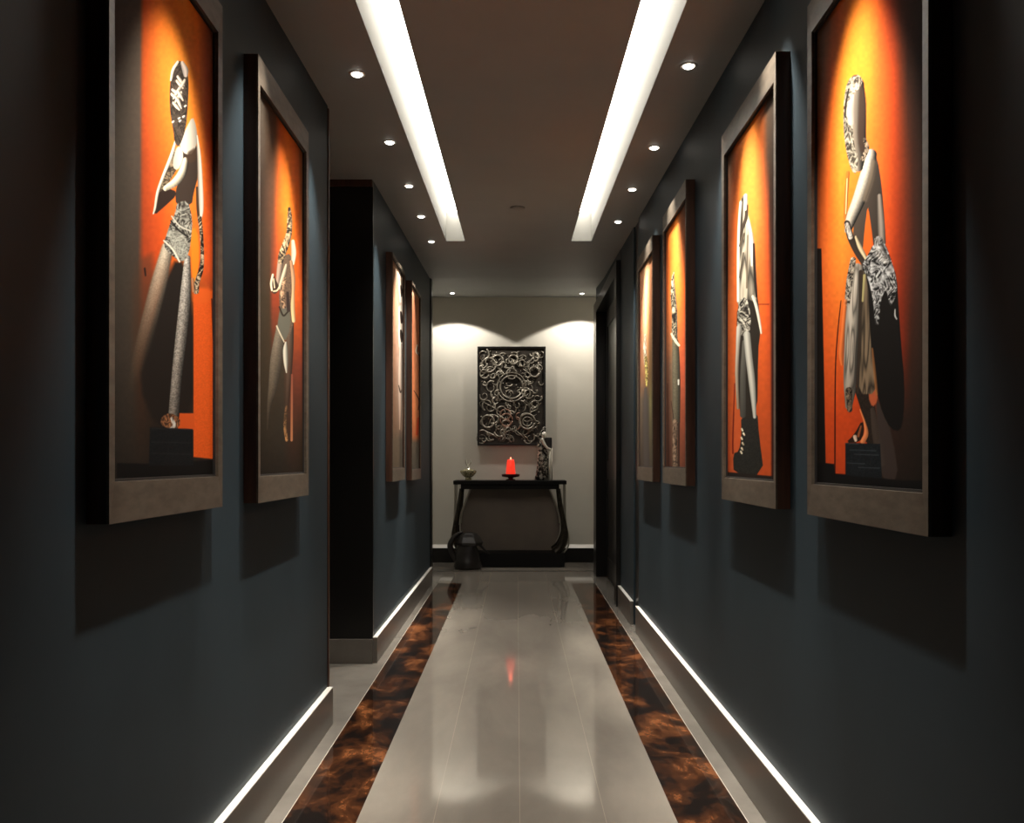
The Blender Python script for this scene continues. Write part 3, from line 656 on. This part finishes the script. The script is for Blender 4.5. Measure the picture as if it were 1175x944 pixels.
painting(1, 1.663, 2.355, EYE-.146, EYE+1.225, art_r1, 'framed picture of a bowed statue clutching a dark crumpled cloak, nearest on the right wall', 300, 640)
painting(1, 2.643, 3.34, EYE-.148, EYE+1.24, art_r2, 'framed picture of a veiled statue in a long pale robe, second on the right wall', 180, 560)
painting(1, 4.055, 4.69, EYE-.12, EYE+1.307, art_r3, 'framed orange picture of a thin pointed grey statue, third along the right wall', 90, 460, stile=.014)
painting(1, 5.05, 5.68, EYE-.125, EYE+1.305, art_r4, 'framed peach coloured picture, farthest along the right wall before the doorway', 70, 420, stile=.014)

# ------------------------------------------------------------------ console table and what stands on it
TY0, TY1 = 9.52, 9.90
M['tabletop'] = mat('black_console_lacquer', (.004, .0035, .003, 1), .6, spec=.2)
M['leg'] = noisy(mat('dark_bronze_metal', (0, 0, 0, 1), .35, metal=.7), (.012, .010, .007, 1), (.05, .042, .03, 1), s=20)
M['silver'] = mat('aged_silver', (.42, .40, .35, 1), .35, metal=.8)
t = thing('console_table', 'black console table with bowed metal legs against the pale end wall', 'console table', (-.075, (TY0+TY1)/2, 0))
ty = (TY1-TY0)/2; ZT = EYE-.222
obj('tabletop', bx(-.62, .62, -ty, ty, ZT-.042, ZT), M['tabletop'], t, bevel=.004)
obj('apron', bx(-.54, .54, -ty+.03, ty-.03, ZT-.095, ZT-.042), M['tabletop'], t, bevel=.003)
obj('plinth', bx(-.59, .60, -ty+.01, ty-.02, 0, .155), M['tabletop'], t, bevel=.004)
bm = bmesh.new()                                        # smoked brown back panel with bowed sides
pr = smooth_path([(.44, ZT-.09), (.50, .70), (.545, .56), (.56, .46), (.55, .33), (.47, .154)], 5)
out = [(p[0], p[1]) for p in pr]+[(-p[0], p[1]) for p in pr[::-1]]
f0 = [bm.verts.new((x, ty-.040, z)) for x, z in out]; f1 = [bm.verts.new((x, ty-.032, z)) for x, z in out]
bm.faces.new(f0); bm.faces.new(f1[::-1])
for i in range(len(out)): bm.faces.new((f0[i], f1[i], f1[(i+1) % len(out)], f0[(i+1) % len(out)]))
M['smoked'] = noisy(mat('smoked_brown_panel', (0, 0, 0, 1), .5), (.13, .105, .085, 1), (.17, .135, .105, 1), s=2)
obj('back_panel', bm, M['smoked'], t)
for sx in (-1, 1):
    for sy in (-1, 1):
        yy = sy*(ty-.055)
        bm = bmesh.new()
        pts = smooth_path([(sx*.535, yy, ZT-.09, .020), (sx*.565, yy, .62, .026), (sx*.60, yy, .44, .030), (sx*.60, yy, .33, .040), (sx*.555, yy, .22, .046), (sx*.50, yy, .155, .058)], 6)
        tube(bm, [p[:3] for p in pts], [p[3] for p in pts], 10)
        lg = obj('leg', bm, M['leg'], t, smooth=True)
        bm = bmesh.new()
        pts = smooth_path([(sx*.605, yy, ZT-.045), (sx*.608, yy, .68), (sx*.615, yy, .48), (sx*.645, yy, .33), (sx*.64, yy, .23), (sx*.585, yy, .150)], 6)
        tube(bm, pts, .009, 8)
        obj('outer_rod', bm, M['silver'], t, smooth=True)
        bm = bmesh.new()
        pts = smooth_path([(sx*.44, yy, ZT-.09), (sx*.50, yy, .70), (sx*.545, yy, .56), (sx*.555, yy, .46)], 6)
        tube(bm, pts, .008, 8)
        obj('inner_rod', bm, M['silver'], t, smooth=True)
# dark carved sculpture at the left foot of the table
M['carved'] = noisy(mat('black_carved_stone', (0, 0, 0, 1), .35), (.006, .005, .005, 1), (.022, .018, .016, 1), s=8, bump=.5)
t = thing('carved_sculpture', 'dark hooded sculpture with a curling loop by the left leg of the console', 'sculpture', (-.56, TY0-.13, 0))
bm = bmesh.new()
lathe(bm, [(.13, 0), (.155, .03), (.14, .09), (.125, .17), (.11, .24), (.10, .27)], 20, .03, 0, .7, wob=lambda q, z: 1+.08*math.sin(3*q+z*20))
obj('body', bm, M['carved'], t, smooth=True)
bm = bmesh.new()
lathe(bm, [(.14, .255), (.155, .285), (.125, .345), (.085, .385), (.03, .395)], 6, .045, 0, .75)
obj('hood', bm, M['carved'], t, bevel=.006)
bm = bmesh.new()
pts = smooth_path([(-.02, 0, .40, .012), (-.10, 0, .36, .022), (-.155, 0, .27, .032), (-.14, 0, .19, .034), (-.085, 0, .10, .036), (-.02, 0, .05, .04)], 6)
tube(bm, [p[:3] for p in pts], [p[3] for p in pts], 10)
obj('loop', bm, M['carved'], t, smooth=True)
bm = bmesh.new()
pts = smooth_path([(.10, 0, .30, .02), (.17, 0, .25, .014), (.22, 0, .20, .011), (.27, 0, .165, .007)], 6)
tube(bm, [p[:3] for p in pts], [p[3] for p in pts], 8)
obj('tail', bm, M['carved'], t, smooth=True)

# crystal bowl with pronged stopper
M['crystal'] = noisy(mat('smoky_gold_crystal', (0, 0, 0, 1), .12, trans=.35), (.16, .14, .07, 1), (.62, .58, .38, 1), s=60, lo=.4, hi=.6)
M['clear'] = mat('pale_crystal', (.75, .72, .6, 1), .1, trans=.4)
t = thing('crystal_bottle', 'small cut crystal bottle with a two pronged stopper at the left of the console', 'perfume bottle', (-.538, 9.68, ZT))
bm = bmesh.new()
lathe(bm, [(.034, 0), (.036, .02), (.028, .03), (.055, .05), (.082, .085), (.086, .105), (.07, .115), (.03, .125), (.022, .135)], 16, wob=lambda q, z: 1+(.07*math.cos(8*q) if z > .035 else 0))
obj('body', bm, M['crystal'], t)
bm = bmesh.new()
tube(bm, [(0, 0, .13), (0, 0, .165)], .012, 8)
for s_ in (-1, 1):
    pts = smooth_path([(s_*.004, 0, .16, .007), (s_*.018, 0, .18, .009), (s_*.026, 0, .205, .008), (s_*.020, 0, .235, .003)], 5)
    tube(bm, [p[:3] for p in pts], [p[3] for p in pts], 8)
obj('stopper', bm, M['clear'], t, smooth=True)

# glowing red candle on a dark dish
M['redwax'] = mat('lit_red_wax', (.75, .03, .015, 1), .4, emit=(1, .045, .02, 1), es=.75)
M['flame'] = mat('candle_flame', (1, .5, .3, 1), .5, emit=(1, .35, .18, 1), es=2.2)
M['reddish'] = mat('dark_red_glass_dish', (.06, .004, .004, 1), .15)
t = thing('candle', 'glowing red pillar candle on a dark red footed dish at the middle of the console', 'candle', (-.068, 9.68, ZT))
bm = bmesh.new()
lathe(bm, [(.058, 0), (.052, .010), (.026, .018), (.03, .03), (.096, .042), (.104, .062), (.096, .070), (.06, .052), (.02, .050)], 28)
obj('dish', bm, M['reddish'], t, smooth=True)
bm = bmesh.new()
lathe(bm, [(.052, .051), (.053, .08), (.048, .15), (.041, .215), (.034, .232), (.026, .226), (.015, .218)], 28)
wx_ = obj('wax', bm, M['redwax'], t, smooth=True)
bm = bmesh.new(); lathe(bm, [(.002, .216), (.010, .224), (.011, .232), (.006, .246), (.001, .258)], 12); obj('flame', bm, M['flame'], t, smooth=True)
ld = bpy.data.lights.new('candle_glow', 'POINT'); ld.energy = .12; ld.color = (1, .12, .06); ld.shadow_soft_size = .02
lo = bpy.data.objects.new('lamp', ld); C.objects.link(lo); lo.parent = t; lo.location = (0, -.01, .29)

# silver statuette with a dark bundle
M['statuette'] = noisy(mat('mottled_silver_cast', (0, 0, 0, 1), .3, metal=.5), (.015, .012, .010, 1), (.62, .58, .50, 1), s=38, detail=5, lo=.47, hi=.62, bump=1)
M['statuette_l'] = mat('polished_silver_cast', (.72, .68, .60, 1), .3, metal=.4)
t = thing('statuette', 'tall thin silver and black statuette of a robed figure at the right of the console', 'statuette', (.305, 9.68, ZT))
bm = bmesh.new()
n = 20; prof = [(.062, 0), (.075, .01), (.078, .05), (.07, .12), (.066, .2), (.06, .27), (.052, .33), (.058, .38), (.05, .43), (.022, .455)]
lathe(bm, prof, n, 0, 0, .6, wob=lambda q, z: 1+.10*math.sin(5*q+z*14)+.05*math.sin(9*q-z*31))
for v in bm.verts: v.co.x += -.03+.04*math.sin(v.co.z*7)*.5
obj('robe', bm, M['statuette'], t, smooth=True)
bm = bmesh.new(); bmesh.ops.create_uvsphere(bm, u_segments=16, v_segments=12, radius=.032)
for v in bm.verts:
    v.co.z *= 1.35; v.co.x += .1*v.co.z
    if v.co.y < -.02 and abs(v.co.z) < .012 and abs(v.co.x) < .01: v.co.y -= .008
    v.co += Vector((-.008, -.01, .50))
tube(bm, [(-.012, 0, .44), (-.010, -.005, .475)], .014, 10)
obj('head', bm, M['statuette_l'], t, smooth=True)
bm = bmesh.new(); bmesh.ops.create_uvsphere(bm, u_segments=14, v_segments=10, radius=.02)
for v in bm.verts: v.co += Vector((.002, 0, .575))
pts = smooth_path([(-.04, -.01, .42, .022), (-.045, -.02, .49, .016), (-.025, -.02, .54, .013), (-.002, -.01, .565, .012)], 5)
tube(bm, [p[:3] for p in pts], [p[3] for p in pts], 10)
obj('raised_arm', bm, M['statuette'], t, smooth=True)
bm = bmesh.new()
pts = smooth_path([(-.03, -.045, .46, .018), (.0, -.055, .40, .016), (.03, -.06, .36, .014), (.065, -.05, .34, .016)], 5)
tube(bm, [p[:3] for p in pts], [p[3] for p in pts], 10)
obj('arm', bm, M['statuette_l'], t, smooth=True)
bm = bmesh.new(); v = box(bm, .005, .085, -.045, .03, .35, .475)
for i in (0, 3): v[i].co.x += .025
obj('bundle', bm, M['carved'], t, bevel=.012)
bm = bmesh.new(); tube(bm, [(.085, -.02, 0), (.082, -.02, .36)], .007, 8); tube(bm, [(.055, -.03, 0), (.062, -.03, .34)], .012, 8)
obj('staff', bm, M['statuette_l'], t, smooth=True)

# ------------------------------------------------------------------ carved relief panel on the end wall
M['relief_bg'] = noisy(mat('dark_bronze_panel', (0, 0, 0, 1), .5, metal=.3), (.020, .016, .012, 1), (.045, .036, .028, 1), s=14)
M['relief'] = noisy(mat('pewter_scrollwork', (0, 0, 0, 1), .4, metal=.55), (.10, .085, .065, 1), (.44, .40, .33, 1), s=9, lo=.35, hi=.7)
M['relief_red'] = noisy(mat('coppery_scrollwork', (0, 0, 0, 1), .4, metal=.5), (.14, .06, .04, 1), (.42, .26, .19, 1), s=9)
t = thing('relief_panel', 'dark rectangular relief panel of pewter scrolls hung above the console', 'wall art', (-.06, YFAR, EYE+.17))
PW, PH = .78, 1.13
obj('backing', bx(-PW/2+.02, PW/2-.02, -.030, -.0005, .02, PH-.02), M['relief_bg'], t)
bm = bmesh.new()
for a in ((-PW/2, -PW/2+.022, 0, PH), (PW/2-.022, PW/2, 0, PH), (-PW/2+.022, PW/2-.022, 0, .022), (-PW/2+.022, PW/2-.022, PH-.022, PH)):
    box(bm, a[0], a[1], -.05, -.0005, a[2], a[3])
obj('frame', bm, M['blackwood'], t, bevel=.003)
def P(px, py): return ((px-548)/78*PW-PW/2, (511-py)/112*PH)         # panel drawing units to metres
def arc(bm, cx, cy, r, a0, a1, w_, y=-.036, spiral=0, sq=1.0):
    n = max(8, int(abs(a1-a0)*5)); pts = []
    for i in range(n+1):
        f = i/n; a = a0+(a1-a0)*f; rr = r*(1-spiral*f)
        x, z = P(cx, cy); pts.append((x+rr*math.cos(a)*.0100, y-.004*math.sin(f*9), z+rr*sq*math.sin(a)*.0100))
    tube(bm, pts, [w_*(1-.55*i/n) if spiral else w_ for i in range(n+1)], 6)
bm = bmesh.new(); br = bmesh.new(); TAU = 2*math.pi
for cx, cy, r, w_ in ((605,484,8.5,.009),(605,484,5.2,.006),(589,414,5.2,.008),(571,415,6,.009),(560,484,7,.008),(599,418,3.5,.006),(613,428,5.5,.008),(587,445,13,.007),(587,445,16.5,.006),(587,430,6,.005),(607,453,5,.006),(556,430,5,.006),(561,420,8,.007)):
    arc(bm, cx, cy, r, 0, TAU*.97, w_*1.4, y=-.042)
for cx, cy, r in ((581,482,7),(581,486,4.5),(580,476,6)): arc(br, cx, cy, r, 0, TAU*.97, .008)
arc(br, 590, 486, 8, -1.2, 1.2, .007); arc(br, 596, 478, 4, 1.5, 5.5, .006)
rnd = random.Random(3)
for k in range(150):                                     # leaf scrolls filling the field
    cx, cy = rnd.uniform(553, 621), rnd.uniform(405, 505); r = rnd.uniform(2.5, 7)
    if (cx-587)**2+((cy-450)*.8)**2 < 60 and rnd.random() < .6: continue
    a0 = rnd.uniform(0, TAU); arc(bm, cx, cy, r, a0, a0+rnd.choice((-1, 1))*rnd.uniform(2.2, 7), rnd.uniform(.006, .012), y=rnd.uniform(-.032, -.040), spiral=rnd.uniform(.3, .8), sq=rnd.uniform(.7, 1.3))
for (x0, y0, x1, y1) in ((553,493,575,505),(560,489,567,476),(613,410,602,424),(600,424,612,436),(563,470,572,462),(603,500,618,488),(555,462,576,475),(616,470,604,478),(575,500,590,492),(592,494,604,506)):
    a, b_ = P(x0, y0), P(x1, y1); tube(bm, [(a[0], -.036, a[1]), ((a[0]+b_[0])/2, -.043, (a[1]+b_[1])/2+.01), (b_[0], -.036, b_[1])], [.004, .009, .004], 6)
for k in range(70):                                     # small beads and buds
    cx, cy = rnd.uniform(552, 622), rnd.uniform(404, 507); x, z = P(cx, cy)
    s_ = bmesh.ops.create_icosphere(bm, subdivisions=1, radius=rnd.uniform(.006, .012))
    for v in s_['verts']: v.co = Vector((v.co.x*rnd.choice((1, 1)), v.co.y, v.co.z))+Vector((x, -.033, z))
obj('scrollwork', bm, M['relief'], t, smooth=True)
obj('copper_scrolls', br, M['relief_red'], t, smooth=True)
